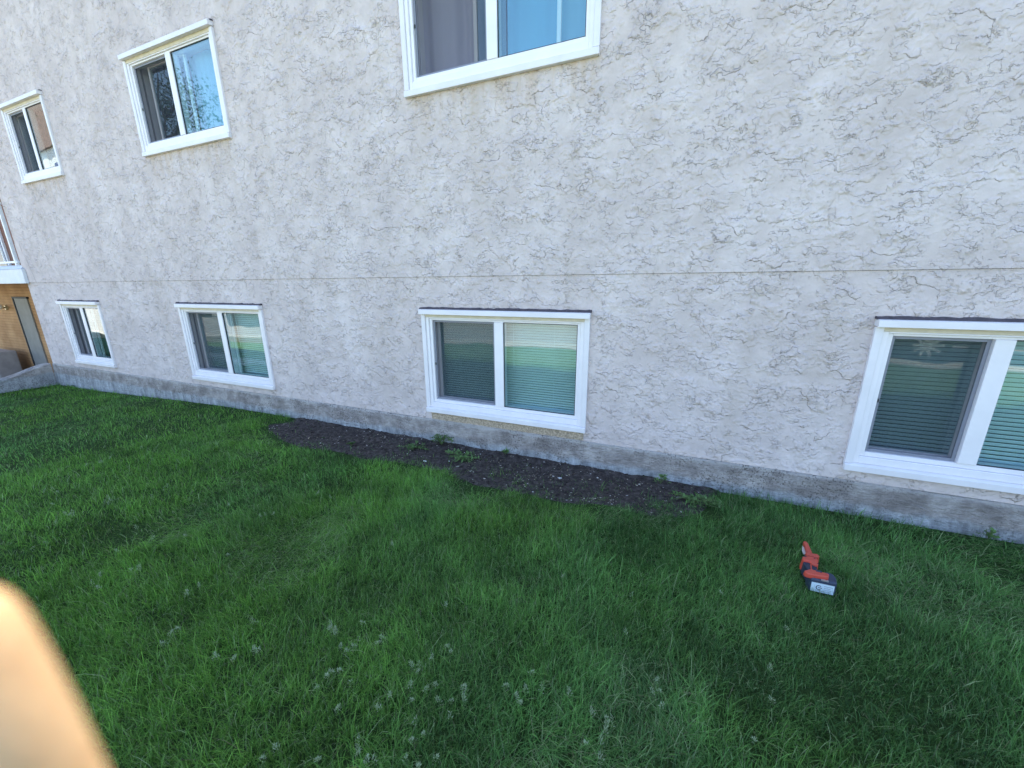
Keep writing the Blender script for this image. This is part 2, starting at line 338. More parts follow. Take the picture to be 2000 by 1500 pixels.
# ------------------------------------------------------------------ building
bld = tag(empty('apartment_building', (-2, 0, 0)), 'apartment building with rough pale stucco wall, white sliding windows and low concrete foundation', 'building')
BX = -2
SEAM = 1.586; CX = -9.86; RX = 14.0
WIN = {  # name: x0,x1,z0,z1, sash offset, etc
 'U1': (-8.928,-7.744,2.968,3.954), 'U2': (-5.83,-4.295,2.968,3.954), 'U3': (-2.146,-.600,2.968,3.954),
 'W1': (-8.955,-7.778,.318,1.308), 'W2': (-5.85,-4.29,.318,1.308), 'W3': (-2.139,-.584,.318,1.308), 'W4': (1.136,2.316,.318,1.308)}
def wall_with_holes(name, x0, x1, z0, z1, y, th, holes, mat):
    xs = sorted({x0, x1, *[h[0] for h in holes], *[h[1] for h in holes]}); zs = sorted({z0, z1, *[h[2] for h in holes], *[h[3] for h in holes]})
    mb = MB()
    for i in range(len(xs)-1):
        for j in range(len(zs)-1):
            cx, cz = (xs[i]+xs[i+1])/2, (zs[j]+zs[j+1])/2
            if any(h[0] < cx < h[1] and h[2] < cz < h[3] for h in holes): continue
            a, b, c, d = xs[i], xs[i+1], zs[j], zs[j+1]
            mb.add([(a,y,c),(b,y,c),(b,y,d),(a,y,d)], [(0,1,2,3)])
    for a, b, c, d in holes:
        mb.add([(a,y,c),(b,y,c),(b,y,d),(a,y,d),(a,y+th,c),(b,y+th,c),(b,y+th,d),(a,y+th,d)], [(0,1,5,4),(1,2,6,5),(2,3,7,6),(3,0,4,7)])
    mb.add([(x0,y,z0),(x1,y,z0),(x1,y+th,z0),(x0,y+th,z0)], [(0,1,2,3)]); mb.add([(x0,y,z1),(x1,y,z1),(x1,y+th,z1),(x0,y+th,z1)], [(0,1,2,3)])
    mb.add([(x0,y,z0),(x0,y+th,z0),(x0,y+th,z1),(x0,y,z1)], [(0,1,2,3)])
    me = bpy.data.meshes.new(name); me.from_pydata([(v[0]-BX, v[1], v[2]) for v in mb.v], [], mb.f); me.materials.append(mat)
    return link(bpy.data.objects.new(name, me), bld)
g = .012
hu = [(WIN[k][0]+g, WIN[k][1]-g, WIN[k][2]+g, WIN[k][3]-g) for k in ('U1','U2','U3')]
hl = [(WIN[k][0]+g, WIN[k][1]-g, WIN[k][2]+g, WIN[k][3]-g) for k in ('W1','W2','W3','W4')]
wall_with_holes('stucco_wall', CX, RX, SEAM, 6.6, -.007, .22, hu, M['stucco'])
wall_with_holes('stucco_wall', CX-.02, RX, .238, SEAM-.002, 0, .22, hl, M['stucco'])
def bpart(mb, name, mat, **k):
    mb.v = [(x-BX, y, z) for x, y, z in mb.v]; return mb.build(name, mat, bld, **k)
bpart(MB().box(CX, RX, .004, .05, SEAM-.0025, SEAM+.001), 'seam_strip', M['rubber'])
# foundation: slightly lumpy parge coat with a thin ledge
nx = 420; fx = np.linspace(CX-.03, RX, nx); prof = [(-.45, -.028), (-.05, -.026), (.03, -.022), (.09, -.018), (.15, -.014), (.195, -.012), (.222, -.010), (.234, -.004), (.237, .05)]
fv = []; ff = []
for j, (z, y) in enumerate(prof):
    for i, x in enumerate(fx):
        dy = (float(fbm(x*5, z*14, 31))-.5)*.016 if j < 7 else 0; dz = (float(fbm(x*3, 9.1, 8))-.5)*.012 if 4 < j < 8 else 0
        fv.append((x-BX, y+dy, min(z+dz, .2365)))
for j in range(len(prof)-1):
    for i in range(nx-1): a = j*nx+i; ff.append((a, a+1, a+nx+1, a+nx))
me = bpy.data.meshes.new('foundation'); me.from_pydata(fv, [], ff); me.materials.append(M['concrete']); me.polygons.foreach_set('use_smooth', [True]*len(me.polygons))
fo = link(bpy.data.objects.new('foundation', me), bld); fo['label'] = 'stained grey concrete foundation'
bpart(MB().box(CX+.0, RX, .004, .05, .2368, .2385), 'base_seam', M['rubber'])
# bare tan strip below third lower window
tv = []; tf = []; n = 60
for i in range(n+1):
    x = -2.10+1.5*i/n; dz = random.uniform(-.006, .006)
    tv += [(x-BX, -.004, .241+max(0, dz)), (x-BX, -.004, .316)]
for i in range(n): tf.append((2*i, 2*i+2, 2*i+3, 2*i+1))
me = bpy.data.meshes.new('bare_render_strip'); me.from_pydata(tv, [], tf); me.materials.append(M['tan'])
o = link(bpy.data.objects.new('bare_render_strip', me), bld); s_ = o.modifiers.new('s', 'SOLIDIFY'); s_.thickness = .004; s_.offset = -1 ; o['label'] = 'bare tan render strip under the window'
# eave, roof, side and back
bpart(MB().box(-22, RX+.5, -.52, 9.5, 6.6, 6.78), 'roof', M['roof'])
bpart(MB().box(-22, RX+.5, -.55, -.523, 6.56, 6.80), 'eave_fascia', M['eave'])
bpart(MB().box(RX, RX+.2, .0, 9, 0, 6.598), 'side_wall', M['stucco_smooth'])
bpart(MB().box(-21, RX+.2, 9.0, 9.2, -1, 6.598), 'rear_wall', M['stucco_smooth'])

def window(key, label, blinds=None, off=.1, lower=True, mull=None, pitch=.022, tilt=62, screen_side=1, curt=None):
    x0, x1, z0, z1 = WIN[key]; W = x1-x0; H = z1-z0
    y_w = 0 if lower else -.007
    r = empty('window', (x0-BX, y_w, z0), bld); r['label'] = label
    P = lambda mb, nm, mat, **k: mb.build(nm, mat, r, **k)
    cw = .042
    for a, b in ((0, cw), (W-cw, W)): P(MB().box(a, b, -.022, .03, .05, H-.05), 'casing', M['alum'], bevel=.003)
    P(MB().add([(-.003,-.054,H-.050),(W+.003,-.054,H-.050),(W+.003,-.054,H-.008),(-.003,-.054,H-.008),(-.003,-.0,H-.044),(W+.003,-.0,H-.044),(W+.003,.03,H+.003),(-.003,.03,H+.003)],
      [(0,1,2,3),(4,7,6,5),(0,4,5,1),(3,2,6,7),(0,3,7,4),(1,5,6,2)]), 'drip_cap', M['alum'], bevel=.002)
    P(MB().box(cw+.0005, W-cw-.0005, -.012, .03, H-.078, H-.046), 'header_strip', M['cream'])
    # ragged dark sealant on top
    mb = MB(); n = 70; v = []; f = []
    for i in range(n+1):
        x = -.008+(W+.016)*i/n; h = (.008+.008*float(vnoise(x*22, x0, 3))+.004*float(vnoise(x*70, x0, 4))) if lower else .006+.003*float(vnoise(x*14, x0, 3))
        v += [(x, -.030, H-.006), (x, -.024, H-.002+h), (x, .004, H+h), (x, .004, H-.004)]
    for i in range(n):
        a = 4*i
        for k in range(4): f.append((a+k, a+4+k, a+4+(k+1) % 4, a+(k+1) % 4))
    f += [(0,1,2,3), (4*n+3,4*n+2,4*n+1,4*n)]
    P(mb.add(v, f), 'sealant', M['flash'])
    # sill nose, sloping
    P(MB().add([(0,-.034,0),(W,-.034,0),(W,-.034,.042),(0,-.034,.042),(0,.0,0),(W,.0,0),(W,.0,.052),(0,.0,.052)],
      [(0,1,2,3),(4,7,6,5),(0,4,5,1),(3,2,6,7),(0,3,7,4),(1,5,6,2)]), 'sill', M['alum'], bevel=.003)
    # main vinyl frame (ring), two-step profile
    pa, pb, pt = .100, .131, .104
    mw = .069 if key == 'U1' else .085; mid = (W/2)-.006+ (0.0 if W > 1.3 else .0)
    ml, mr_ = mid-mw/2, mid+mw/2
    fr = MB()
    def ring(fr, a, b, c, d, wl, wr, wb, wt, y0, y1):
        fr.box(a, a+wl, y0, y1, c, d); fr.box(b-wr, b, y0, y1, c, d); fr.box(a+wl, b-wr, y0, y1, c, c+wb); fr.box(a+wl, b-wr, y0, y1, d-wt, d)
    ring(fr, cw+.001, W-cw-.001, .0525, H-.0785, .030, .030, .048, .010, -.010, .075)
    f1 = P(fr, 'frame', M['vinyl'], bevel=.003)
    fr = MB(); ring(fr, cw+.032, W-cw-.032, .102, H-.0895, pa-cw-.032, pa-cw-.032, pb-.102, pt-.0895, .004, .078)
    P(fr, 'inner_frame', M['vinyl'], bevel=.003)
    P(MB().box(ml, mr_, -.002, .080, pb+.0005, H-pt-.0005), 'mullion', M['vinyl'], bevel=.004)
    gb, gt = pb-.003, H-pt+.003
    # fixed pane (right), with black gasket line
    gk = MB(); ring(gk, mr_+.0005, W-pa-.0005, pb+.001, H-pt-.001, .004, .004, .004, .004, .008, .018); P(gk, 'gasket', M['rubber'])
    P(MB().box(mr_+.001, W-pa-.001, .014, .018, gb+.004, gt-.004), 'pane', M['glass'])
    # sliding sash behind (left), slid a little
    sw = (ml-pa)+.05; so = pa-.02+off*(ml-pa)
    sf = MB(); ring(sf, so, so+sw, gb, gt, .030, .030, .016, .016, .082, .104); sash = P(sf, 'sash', M['vinyl'], bevel=.003)
    MB().box(so+.031, so+sw-.031, .092, .096, gb+.017, gt-.017).build('pane', M['glass'], sash)
    # insect screen on the left opening
    sc = MB(); ring(sc, pa+.001, ml-.001, pb+.001, H-pt-.001, .018, .018, .018, .018, .022, .034); scf = P(sc, 'insect_screen', M['screenframe'], bevel=.002)
    MB().add([(pa+.018, .028, pb+.018), (ml-.018, .028, pb+.018), (ml-.018, .028, H-pt-.018), (pa+.018, .028, H-pt-.018)], [(0,1,2,3)]).build('mesh_panel', M['screen'], scf)
    MB().box(pa+.003, pa+.013, .016, .022, H*.47, H*.47+.022).build('latch', M['rubber'], scf)
    # room behind: five inner faces
    a, b, c, d, e = -.5, W+.5, -.35 , H+.35, 3.0
    mb = MB(); mb.add([(a,.225,c),(b,.225,c),(b,.225,d),(a,.225,d),(a,e,c),(b,e,c),(b,e,d),(a,e,d)], [(0,1,5,4),(1,2,6,5),(2,3,7,6),(3,0,4,7),(4,5,6,7)])
    P(mb, 'room', M['room'])
    # inner return of the opening
    mb = MB(); ring(mb, .015, W-.015, .015, H-.015, .07, .07, .09, .06, .106, .215); P(mb, 'inner_reveal', M['vinyl'])
    if blinds:
        n = int((H-pb-pt+.06)/pitch); t = R_(-62); sw_ = .545*pitch
        mb = MB(); y = .150
        dy, dz = sw_*math.cos(t), sw_*math.sin(t)
        L0, L1 = .09, W-.09
        mb.add([(L0,y-dy,-dz),(L1,y-dy,-dz),(L1,y-.002,.0015),(L0,y-.002,.0015),(L1,y+dy,dz),(L0,y+dy,dz)], [(0,1,2,3),(3,2,4,5)])
        me = mb.mesh('slat', M['slat'])
        top = H-.085
        for i in range(n):
            s = bpy.data.objects.new('slat', me); s.location = (0, 0, top-i*pitch); s.rotation_euler = (0, 0, 0); link(s, r)
        MB().box(L0, L1, y-.016, y+.016, top+.012, top+.04).build('blind_headrail', M['slat'], r)
        for q in (.17, .5, .83): MB().box(L0+(L1-L0)*q-.0008, L0+(L1-L0)*q+.0008, y-.017, y-.0155, top-n*pitch, top+.012).build('blind_cord', M['slat'], r)
        MB().tube([(ml-.0+.13, y-.025, top), (ml+.132, y-.024, top-.45)], .003, 6).build('blind_wand', M['slat'], r)
    for (ca, cb, cz, cm, amp, nf) in (curt or []):
        nn = 90; v = []; f = []
        for i in range(nn+1):
            x = ca+(cb-ca)*i/nn; yy = .17+amp*math.sin(i/nn*nf*2*math.pi+1.3*math.sin(i*.13))+.15*amp*math.sin(i*.45)
            v += [(x, yy, cz), (x, yy*1.0, H-.08)]
        for i in range(nn): f.append((2*i, 2*i+2, 2*i+3, 2*i+1))
        MB().add(v, f).build('curtain', M[cm], r, smooth=True)
    return r
window('U1', 'narrow upper window at the far left with a dark curtain', off=.02, lower=False, curt=[(.08,.62,.09,'curt_dark',.02,7),(.60,1.12,.42,'refl_brown',.002,2)])  # brown sheet added to stand in for a brown reflection
window('U2', 'upper window with tree and sky reflected in it, second from the left', off=.24, lower=False, curt=[(.08,.40,.09,'curt_dark',.02,4),(.82,1.46,.09,'curt_sky',.010,2)])
window('U3', 'upper window cut off by the top of the photo, with a grey lilac curtain', off=.80, lower=False, curt=[(.08,.80,.09,'curt_grey',.018,2.5),(.82,1.46,.09,'curt_sky',.012,2)])
window('W1', 'narrow lower window at the far left near the low concrete wall', off=.22, curt=[(.52,.95,.09,'curt_teal',.012,6)])
window('W2', 'lower window with teal blinds, second from the left', blinds=True, off=.13, pitch=.024, tilt=58)
window('W3', 'lower window with closed blinds above the bare soil bed', blinds=True, off=.03, pitch=.0225, tilt=60)
window('W4', 'lower window cut off by the right edge, its blind slats open', blinds=True, off=.0, pitch=.027, tilt=50)

# --- balcony and recess beyond the left corner (parts of the building)
bal = empty('balcony', (CX-BX, 0, SEAM), bld)
def kpart(mb, name, mat, parent, ox, oz=0, **k):
    mb.v = [(x-ox, y, z-oz) for x, y, z in mb.v]; return mb.build(name, mat, parent, **k)
kp = lambda mb, nm, mat, **k: kpart(mb, nm, mat, bal, CX, SEAM, **k)
kp(MB().box(-18, CX+.10, -.055, -.012, SEAM-.012, 1.80), 'fascia', M['fascia'], bevel=.004)
kp(MB().box(-18, CX+.01, -.0115, 1.5, 1.60, 1.79), 'floor_slab', M['fascia'])
kp(MB().add([(-18,-.06,1.802),(CX+.09,-.06,1.802),(CX-.02,.03,1.87),(-18,.03,1.87),(-18,.10,1.802),(CX-.02,.10,1.802)], [(0,1,2,3),(3,2,5,4),(0,4,5,1),(0,3,4),(1,5,2)]), 'edge_flashing', M['fascia'])
kp(MB().box(-18, CX-.10, -.02, .02, 2.78, 2.82), 'handrail', M['rail'], bevel=.004)
kp(MB().box(-18, CX-.10, -.015, .015, 1.90, 1.93), 'bottom_rail', M['rail'])
x = CX-.16-.42
while x > -13.2:
    kp(MB().box(x-.009, x+.009, -.009, .009, 1.931, 2.779), 'baluster', M['rail']); x -= .42
x = CX-.16; kp(MB().box(x-.02, x+.02, -.02, .02, 1.86, 2.779), 'post', M['rail'])
rec = empty('entrance_recess', (-13-BX, 1.5, 0), bld)
rp = lambda mb, nm, mat, **k: kpart(mb, nm, mat, rec, -13, 0, **k)
def off(mb): mb.v = [(x, y-1.5, z) for x, y, z in mb.v]; return mb
rp(off(MB().box(-21, CX+.0, 1.5, 1.7, -1.2, 1.598)), 'siding_wall', M['siding'])
rp(off(MB().box(-21, CX+.0, 1.5, 1.7, 1.60, 6.598)), 'upper_siding_wall', M['brownwood'])
rp(off(MB().box(CX, CX+.2, .222, 1.498, -1.2, 6.598)), 'return_wall', M['stucco_smooth'])
dr = rp(off(MB().box(-15.78, -15.05, 1.47, 1.498, -.95, 1.225)), 'door', M['door'])
dm = MB().box(-2.83, -2.79, -.045, .0, -.95, 1.27).box(-2.79, -2.0, -.045, .0, 1.228, 1.27); dm.v = [(x, y, z) for x, y, z in dm.v]; dm.build('door_frame', M['rubber'], rec)
pd = rp(off(MB().box(-17.5, -15.35, 1.46, 1.498, 1.95, 4.0)), 'balcony_door_frame', M['rail'])
g2 = off(MB().box(-17.42, -15.43, 1.45, 1.458, 2.0, 3.92)); g2.v = [(x+13, y, z) for x, y, z in g2.v]
m_ = NT('dark_door_glass'); m_.bsdf((.035, .03, .10), .12, None, .25); M['darkglass'] = m_.m
g2.build('pane', M['darkglass'], pd)
lt = empty('wall_light', (-16.45+13, -.0, .98), rec)
MB().tube([(0, 0, 0), (0, -.04, 0)], [.07, .06], 12).build('backplate', M['brass'], lt)
MB().tube([(0, -.04, 0), (.02, -.12, .01), (.10, -.16, .03)], [.022, .02, .02], 8).build('arm', M['brass'], lt)
MB().tube([(.08, -.16, .0), (.12, -.16, .04), (.20, -.16, .07)], [.05, .075, .03], 12).build('shade', M['opal'], lt, smooth=True)
tag(MB().box(-17.4, -16.05, .9, 1.3, -1.0, -.12).build('panel_box', M['greybox'], bevel=.02), 'plain grey panel below the orange wall, behind the low concrete wall', 'panel')
tag(MB().box(-21, CX-.22, -1.2, 1.5, -1.1, -1.0).build('patio', M['kerb']), 'sunken patio floor behind the low concrete wall', kind='structure')
# smoother patch of new stucco at the balcony end
pv = []; N = 40
random.seed(3)
edge = [(CX, SEAM+.004), (CX+.32, SEAM+.004), (CX+.30, SEAM+.12), (CX+.25, SEAM+.22), (CX+.24, SEAM+.36), (CX+.17, SEAM+.46), (CX+.16, SEAM+.60), (CX+.08, SEAM+.66), (CX, SEAM+.60)]
mb = MB(); mb.add([(x-BX, -.0075, z) for x, z in edge]+[(x-BX, -.0105, z*1.0) for x, z in edge], [tuple(range(9, 18))]+[(i, (i+1)%9, 9+(i+1)%9, 9+i) for i in range(9)])
mb.build('stucco_patch', M['stucco_smooth'], bld)
# low concrete wing wall towards the viewer at the corner
ww = MB(); n = 24; v = []; f = []
for i in range(n+1):
    y = -.03-1.9*i/n; zt = .235-.155*float(sstep(0, .62, -y))-.05*float(sstep(.5, 1.9, -y)); wob = (float(fbm(y*4, 2.2, 4))-.5)*.02
    v += [(CX-.01+wob, y, -.5), (CX-.01+wob, y, zt-.012), (CX-.025+wob, y, zt), (CX-.20, y, zt), (CX-.215, y, zt-.012), (CX-.215, y, -1.1)]
for i in range(n):
    a = 6*i
    for k in range(5): f.append((a+k, a+6+k, a+7+k, a+1+k))
f.append(tuple(6*n+k for k in range(6)))
tag(ww.add(v, f).build('retaining_wall', M['concrete'], smooth=False), 'low sloping concrete wall joining the foundation at the far left corner', 'wall')
# ------------------------------------------------------------------ grass
def mk_mesh(name, V, F, cols, mat, smooth=True):
    """V (n,3), F list of (k,m) arrays with same m each"""
    me = bpy.data.meshes.new(name); me.vertices.add(len(V)); me.vertices.foreach_set('co', V.astype(np.float32).ravel())
    nl = sum(f.size for f in F); nf = sum(len(f) for f in F)
    me.loops.add(nl); me.polygons.add(nf)
    me.loops.foreach_set('vertex_index', np.concatenate([f.ravel() for f in F]).astype(np.int32))
    tot = np.concatenate([np.full(len(f), f.shape[1]) for f in F]); st = np.concatenate([[0], np.cumsum(tot)[:-1]])
    me.polygons.foreach_set('loop_start', st.astype(np.int32)); me.polygons.foreach_set('loop_total', tot.astype(np.int32))
    if smooth: me.polygons.foreach_set('use_smooth', np.ones(nf, bool))
    me.update(calc_edges=True)
    a = me.color_attributes.new('Col', 'FLOAT_COLOR', 'POINT'); c = np.ones((len(V), 4), np.float32); c[:, :3] = cols; a.data.foreach_set('color', c.ravel())
    me.materials.append(mat); return me
def blades(x, y, z, L, W, lean, az, colr, curve=1.0, seg=3):
    """ribbons: seg quads then a tip triangle"""
    n = len(x); dx, dy = np.cos(az), np.sin(az); pa = az+np.pi/2+rng.normal(0, .5, n); px, py = np.cos(pa), np.sin(pa)
    ts = np.linspace(0, 1, seg+1); V = []
    for t in ts:
        a = lean*(.35+.65*t*curve); hor = L*t*np.sin(a); ver = L*t*np.cos(np.minimum(a, 1.75))
        cx, cy, cz = x+dx*hor, y+dy*hor, z+ver
        if t < 1:
            hw = W*.5*(1-.55*t); V.append(np.stack([cx-px*hw, cy-py*hw, cz], -1)); V.append(np.stack([cx+px*hw, cy+py*hw, cz], -1))
        else: V.append(np.stack([cx, cy, cz], -1))
    m = len(V); V = np.stack(V, 1).reshape(-1, 3); b = (np.arange(n)*m)[:, None]
    Q = [b+np.array([[2*k, 2*k+1, 2*k+3, 2*k+2]]) for k in range(seg-1)]; T = b+np.array([[2*seg-2, 2*seg-1, 2*seg]])
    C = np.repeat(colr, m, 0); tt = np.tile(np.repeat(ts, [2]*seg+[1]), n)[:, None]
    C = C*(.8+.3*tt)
    return V, Q, T, C
def join(parts):
    Vs, Qs, Ts, Cs = [], [], [], []; o = 0
    for V, Q, T, C in parts:
        Vs.append(V); Cs.append(C); Qs += [q+o for q in Q]; Ts.append(T+o); o += len(V)
    return np.concatenate(Vs), [np.concatenate(Qs), np.concatenate(Ts)], np.concatenate(Cs)
def frustum(x, y, z, margin=.25):
    P = np.stack([x, y+3.0, z-CAM_H], -1); Mx = np.array([rt2, up2, fw]); c = P@Mx.T
    a = c[:, 0]/np.maximum(c[:, 2], 1e-3); b = c[:, 1]/np.maximum(c[:, 2], 1e-3)
    return (c[:, 2] > .2) & (np.abs(a) < 1.333+margin) & (np.abs(b) < 1.0+margin)
def grass_keep(x, y):
    s = sd_poly(x, y)+(fbm(x*5, y*5, 3)-.5)*.46
    p = np.where(s > 0, .30*np.exp(-s/.07)+.015, 1-.55*np.exp(s/.06))
    tl = ((x > .742) & (x < .88) & (y > -.965) & (y < -.86)) | ((x > .745) & (x < .845) & (y >= -.86) & (y < -.75)) | ((x > .795) & (x < .835) & (y >= -.75) & (y < -.61)); p = np.where(tl, .0, p); p = np.where((y > -.035), 0, p); p = np.where(x < CX+.02, 0, p)
    return rng.random(len(x)) < p
parts = []
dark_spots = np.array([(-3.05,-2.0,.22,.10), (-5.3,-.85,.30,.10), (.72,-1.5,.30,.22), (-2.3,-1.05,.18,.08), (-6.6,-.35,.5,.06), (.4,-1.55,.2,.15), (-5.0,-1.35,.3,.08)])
def emit(n, xr, yr, dens_fn, Lm, Wm, seg):
    x = rng.uniform(*xr, n); y = rng.uniform(*yr, n)
    k = rng.random(n) < dens_fn(x, y); x, y = x[k], y[k]
    # tufting
    t = fbm(x*22, y*22, 41, 2); k = rng.random(len(x)) < sstep(.2, .55, t)*.75+.25; x, y = x[k], y[k]
    k = grass_keep(x, y); x, y = x[k], y[k]; n = len(x)
    pat = fbm(x*1.6+9, y*1.6, 51); pat2 = fbm(x*5, y*5, 61); pat3 = fbm(x*.7, y*.7+4, 71)
    L = Lm*(.4+.75*rng.random(n)+.9*(rng.random(n) < .035))*(.65+.7*pat2)*(.8+.4*pat)
    dk = np.zeros(n)
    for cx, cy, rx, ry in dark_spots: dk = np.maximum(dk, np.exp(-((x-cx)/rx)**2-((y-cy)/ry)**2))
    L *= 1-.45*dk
    s = sd_poly(x, y); L *= np.where(s > -.05, .8, 1)
    W = Wm*rng.uniform(.5, 1.3, n)*(1+.35*(rng.random(n) < .08))
    flat = sstep(.58, .72, pat)                                   # trodden, laid-over zones
    lean = np.abs(rng.normal(.50, .36, n))+.75*flat+rng.random(n)**4*1.0
    az0 = fbm(x*1.1, y*1.1, 81, 2)*4*np.pi; az = az0+rng.normal(0, 1.5-.7*flat, n)
    az = np.where(rng.random(n) < .3, rng.uniform(0, 2*np.pi, n), az)
    c1 = np.array([.048, .135, .016]); c2 = np.array([.130, .255, .042]); c3 = np.array([.070, .170, .052]); c4 = np.array([.27, .36, .16])
    u = rng.random(n)[:, None]; C = c1*(1-u)+c2*u
    b = sstep(.45, .65, pat3+.06*np.clip(x+1.5, -1.5, 1.5))[:, None]; C = C*(1-.55*b)+c3*.55*b*(.8+.5*u)
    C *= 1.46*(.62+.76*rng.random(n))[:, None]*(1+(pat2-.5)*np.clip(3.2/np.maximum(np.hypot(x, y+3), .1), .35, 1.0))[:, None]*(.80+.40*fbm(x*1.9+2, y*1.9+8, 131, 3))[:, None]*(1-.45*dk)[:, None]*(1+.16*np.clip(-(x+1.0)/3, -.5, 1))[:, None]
    pale = (rng.random(n) < .09+.14*flat)[:, None]; C = np.where(pale, c4*(.6+.7*u), C)
    straw = (rng.random(n) < .012+.03*flat)[:, None]; C = np.where(straw, np.array([.20, .19, .10])*(.6+.6*u), C)
    parts.append(blades(x, y, gz(x, y)-.004, L, W, lean, az, C, 1.25, seg))
def dist(x, y): return np.hypot(x, y+3)
near = lambda lo, hi: (lambda x, y: frustum(x, y, np.zeros(len(x))+.03) & (dist(x, y) >= lo) & (dist(x, y) < hi))
emit(820000, (-4, 4), (-3.0, 0), near(0, 3.0), .068, .0022, 3)
emit(430000, (-6.5, 4.5), (-3.2, 0), near(3.0, 5.2), .064, .0032, 3)
emit(170000, (-9.9, 5.5), (-3.2, 0), near(5.2, 14), .058, .0052, 2)
emit(230000, (-9.8, 6.5), (-3.9, 0), lambda x, y: ~frustum(x, y, np.zeros(len(x))+.03), .068, .0070, 2)
V, F, C = join(parts)
tag(link(bpy.data.objects.new('grass', mk_mesh('grass', V, F, C, M['blade']))), 'dense green lawn grass in shade', 'grass', kind='stuff')
print('blade tris', sum(len(f)*(f.shape[1]-2) for f in F))

# pale seed heads standing in the lawn
SEED = [(-2.08,-2.17),(-1.85,-2.38),(-1.44,-2.26),(-1.57,-2.33),(-1.09,-2.23),(-1.14,-2.12),(-1.1,-2.06),(-.99,-2.04),(-.72,-1.95),(-.71,-2.14),(-.79,-2.06),(-.83,-2.19),(-.96,-2.31),(-.84,-2.34),(-.64,-2.25),(-.57,-2.29),(-.32,-1.97),(-.13,-1.98),(-.39,-2.03),(.06,-1.82),(-1.26,-2.07),(-2.52,-2.16),(-3.51,-1.89),(-2.58,-2.32),(-4.04,-1.95),(-1.04,-2.47),(-.9,-2.44),(-.74,-2.37),(-3.52,-2.08),(-4.4,-1.56),(-.08,-2.03),(-.61,-2.13),(-.57,-2.1),(-3.31,-1.66),(-2.34,-1.61)]
SEED = SEED+[(a+random.gauss(0,.04), b+random.gauss(0,.04)) for a, b in SEED*2]+[(random.uniform(-4.5,1.0), random.uniform(-2.4,-1.2)) for _ in range(40)]
sx, sy, sz, sl, sw2, sle, saz, scol = [], [], [], [], [], [], [], []
for hx, hy in SEED:
    h0 = random.uniform(.055, .085); base = float(gz(hx, hy)); la = random.uniform(0, 6.28); nn = random.randint(14, 34); sz_ = random.uniform(.6, 1.15)
    for k in range(nn):
        t = k/nn; a = k*2.4; r = .011*(1-t*.7)*random.uniform(.3, 1.2)*sz_
        sx.append(hx+r*math.cos(a)+t*.012*math.cos(la)); sy.append(hy+r*math.sin(a)+t*.012*math.sin(la)); sz.append(base+h0+t*.028*sz_)
        sl.append(random.uniform(.005, .010)); sw2.append(random.uniform(.002, .0034)); sle.append(random.uniform(.2, 1.3)); saz.append(a)
        q = random.uniform(.75, 1.15); scol.append((.34*q, .43*q, .26*q))
    sx.append(hx); sy.append(hy); sz.append(base); sl.append(h0+.02); sw2.append(.0012); sle.append(.08); saz.append(la); scol.append((.10, .18, .07))
A = np.array
Vp = blades(A(sx), A(sy), A(sz), A(sl), A(sw2), A(sle), A(saz), A(scol), 1.0, 2)
V, F, C = join([Vp])
tag(link(bpy.data.objects.new('grass_seed_heads', mk_mesh('grass_seed_heads', V, F, C, M['blade']))), 'pale grass seed heads standing in the lawn', 'seed heads', kind='stuff')

# gravel chips and straw on the soil
def chips(n, xr, yr, keep, size, cols, name, label):
    Vs, Fs, Cs = [], [], []; o = 0
    base = A([(1,0,0),(-1,0,0),(0,1,0),(0,-1,0),(0,0,1),(0,0,-1),(.6,.6,.45),(-.6,.5,.5),(.5,-.6,.5),(-.6,-.6,.4)], float)
    fc = A([(0,6,8),(6,4,8),(6,2,7),(6,7,4),(7,1,9),(7,9,4),(9,3,8),(9,8,4),(0,2,6),(2,1,7),(1,3,9),(3,0,8),(0,5,2),(2,5,1),(1,5,3),(3,5,0)])
    c = 0
    while c < n:
        x, y = random.uniform(*xr), random.uniform(*yr)
        if not keep(x, y): continue
        s = size*random.uniform(.35, 1)**1.5*1.6; sc = A([s*random.uniform(.7,1.5), s*random.uniform(.5,1), s*random.uniform(.3,.7)])
        th = random.uniform(0, 6.28); v = base*sc*rng.uniform(.75, 1.15, (10, 3)); r = A([[math.cos(th), -math.sin(th), 0], [math.sin(th), math.cos(th), 0], [0,0,1]])
        v = v@r.T+A([x, y, float(bed_z(A([x]), A([y]))[0])+s*.12]); Vs.append(v); Fs.append(fc+o); o += 10
        cc = A(random.choice(cols))*random.uniform(.7, 1.2); Cs.append(np.repeat(cc[None], 10, 0)); c += 1
    me = mk_mesh(name, np.concatenate(Vs), [np.concatenate(Fs)], np.concatenate(Cs), M['stone'], False)
    tag(link(bpy.data.objects.new(name, me)), label, 'gravel', kind='stuff')
m = NT('stone_chip'); m.bsdf(m.n('ShaderNodeAttribute', attribute_name='Col').outputs[0], .85, None, .3); M['stone'] = m.m
def kb(x, y):
    s = float(sd_poly(A([x]), A([y]))[0])
    if s < .03: return False
    cl = float(fbm(x*3.3, y*3.3, 91)); return random.random() < (.05+1.6*max(0, cl-.42)) + (.35 if -1.1 < x < .1 and -.55 < y < -.12 else 0)
chips(560, (-4, .4), (-.65, -.03), kb, .0058, [(.44,.39,.33),(.30,.26,.21),(.52,.49,.46),(.22,.18,.13),(.38,.32,.22)], 'gravel_chips', 'small pale gravel chips scattered on the bare soil')
# clods in the soil
chips(1500, (-4.05, .42), (-.66, -.02), lambda x, y: float(sd_poly(A([x]), A([y]))[0]) > -.02, .009, [(.035,.025,.022),(.05,.036,.03),(.025,.018,.016)], 'soil_clods', 'dark crumbly soil clods in the bare bed')
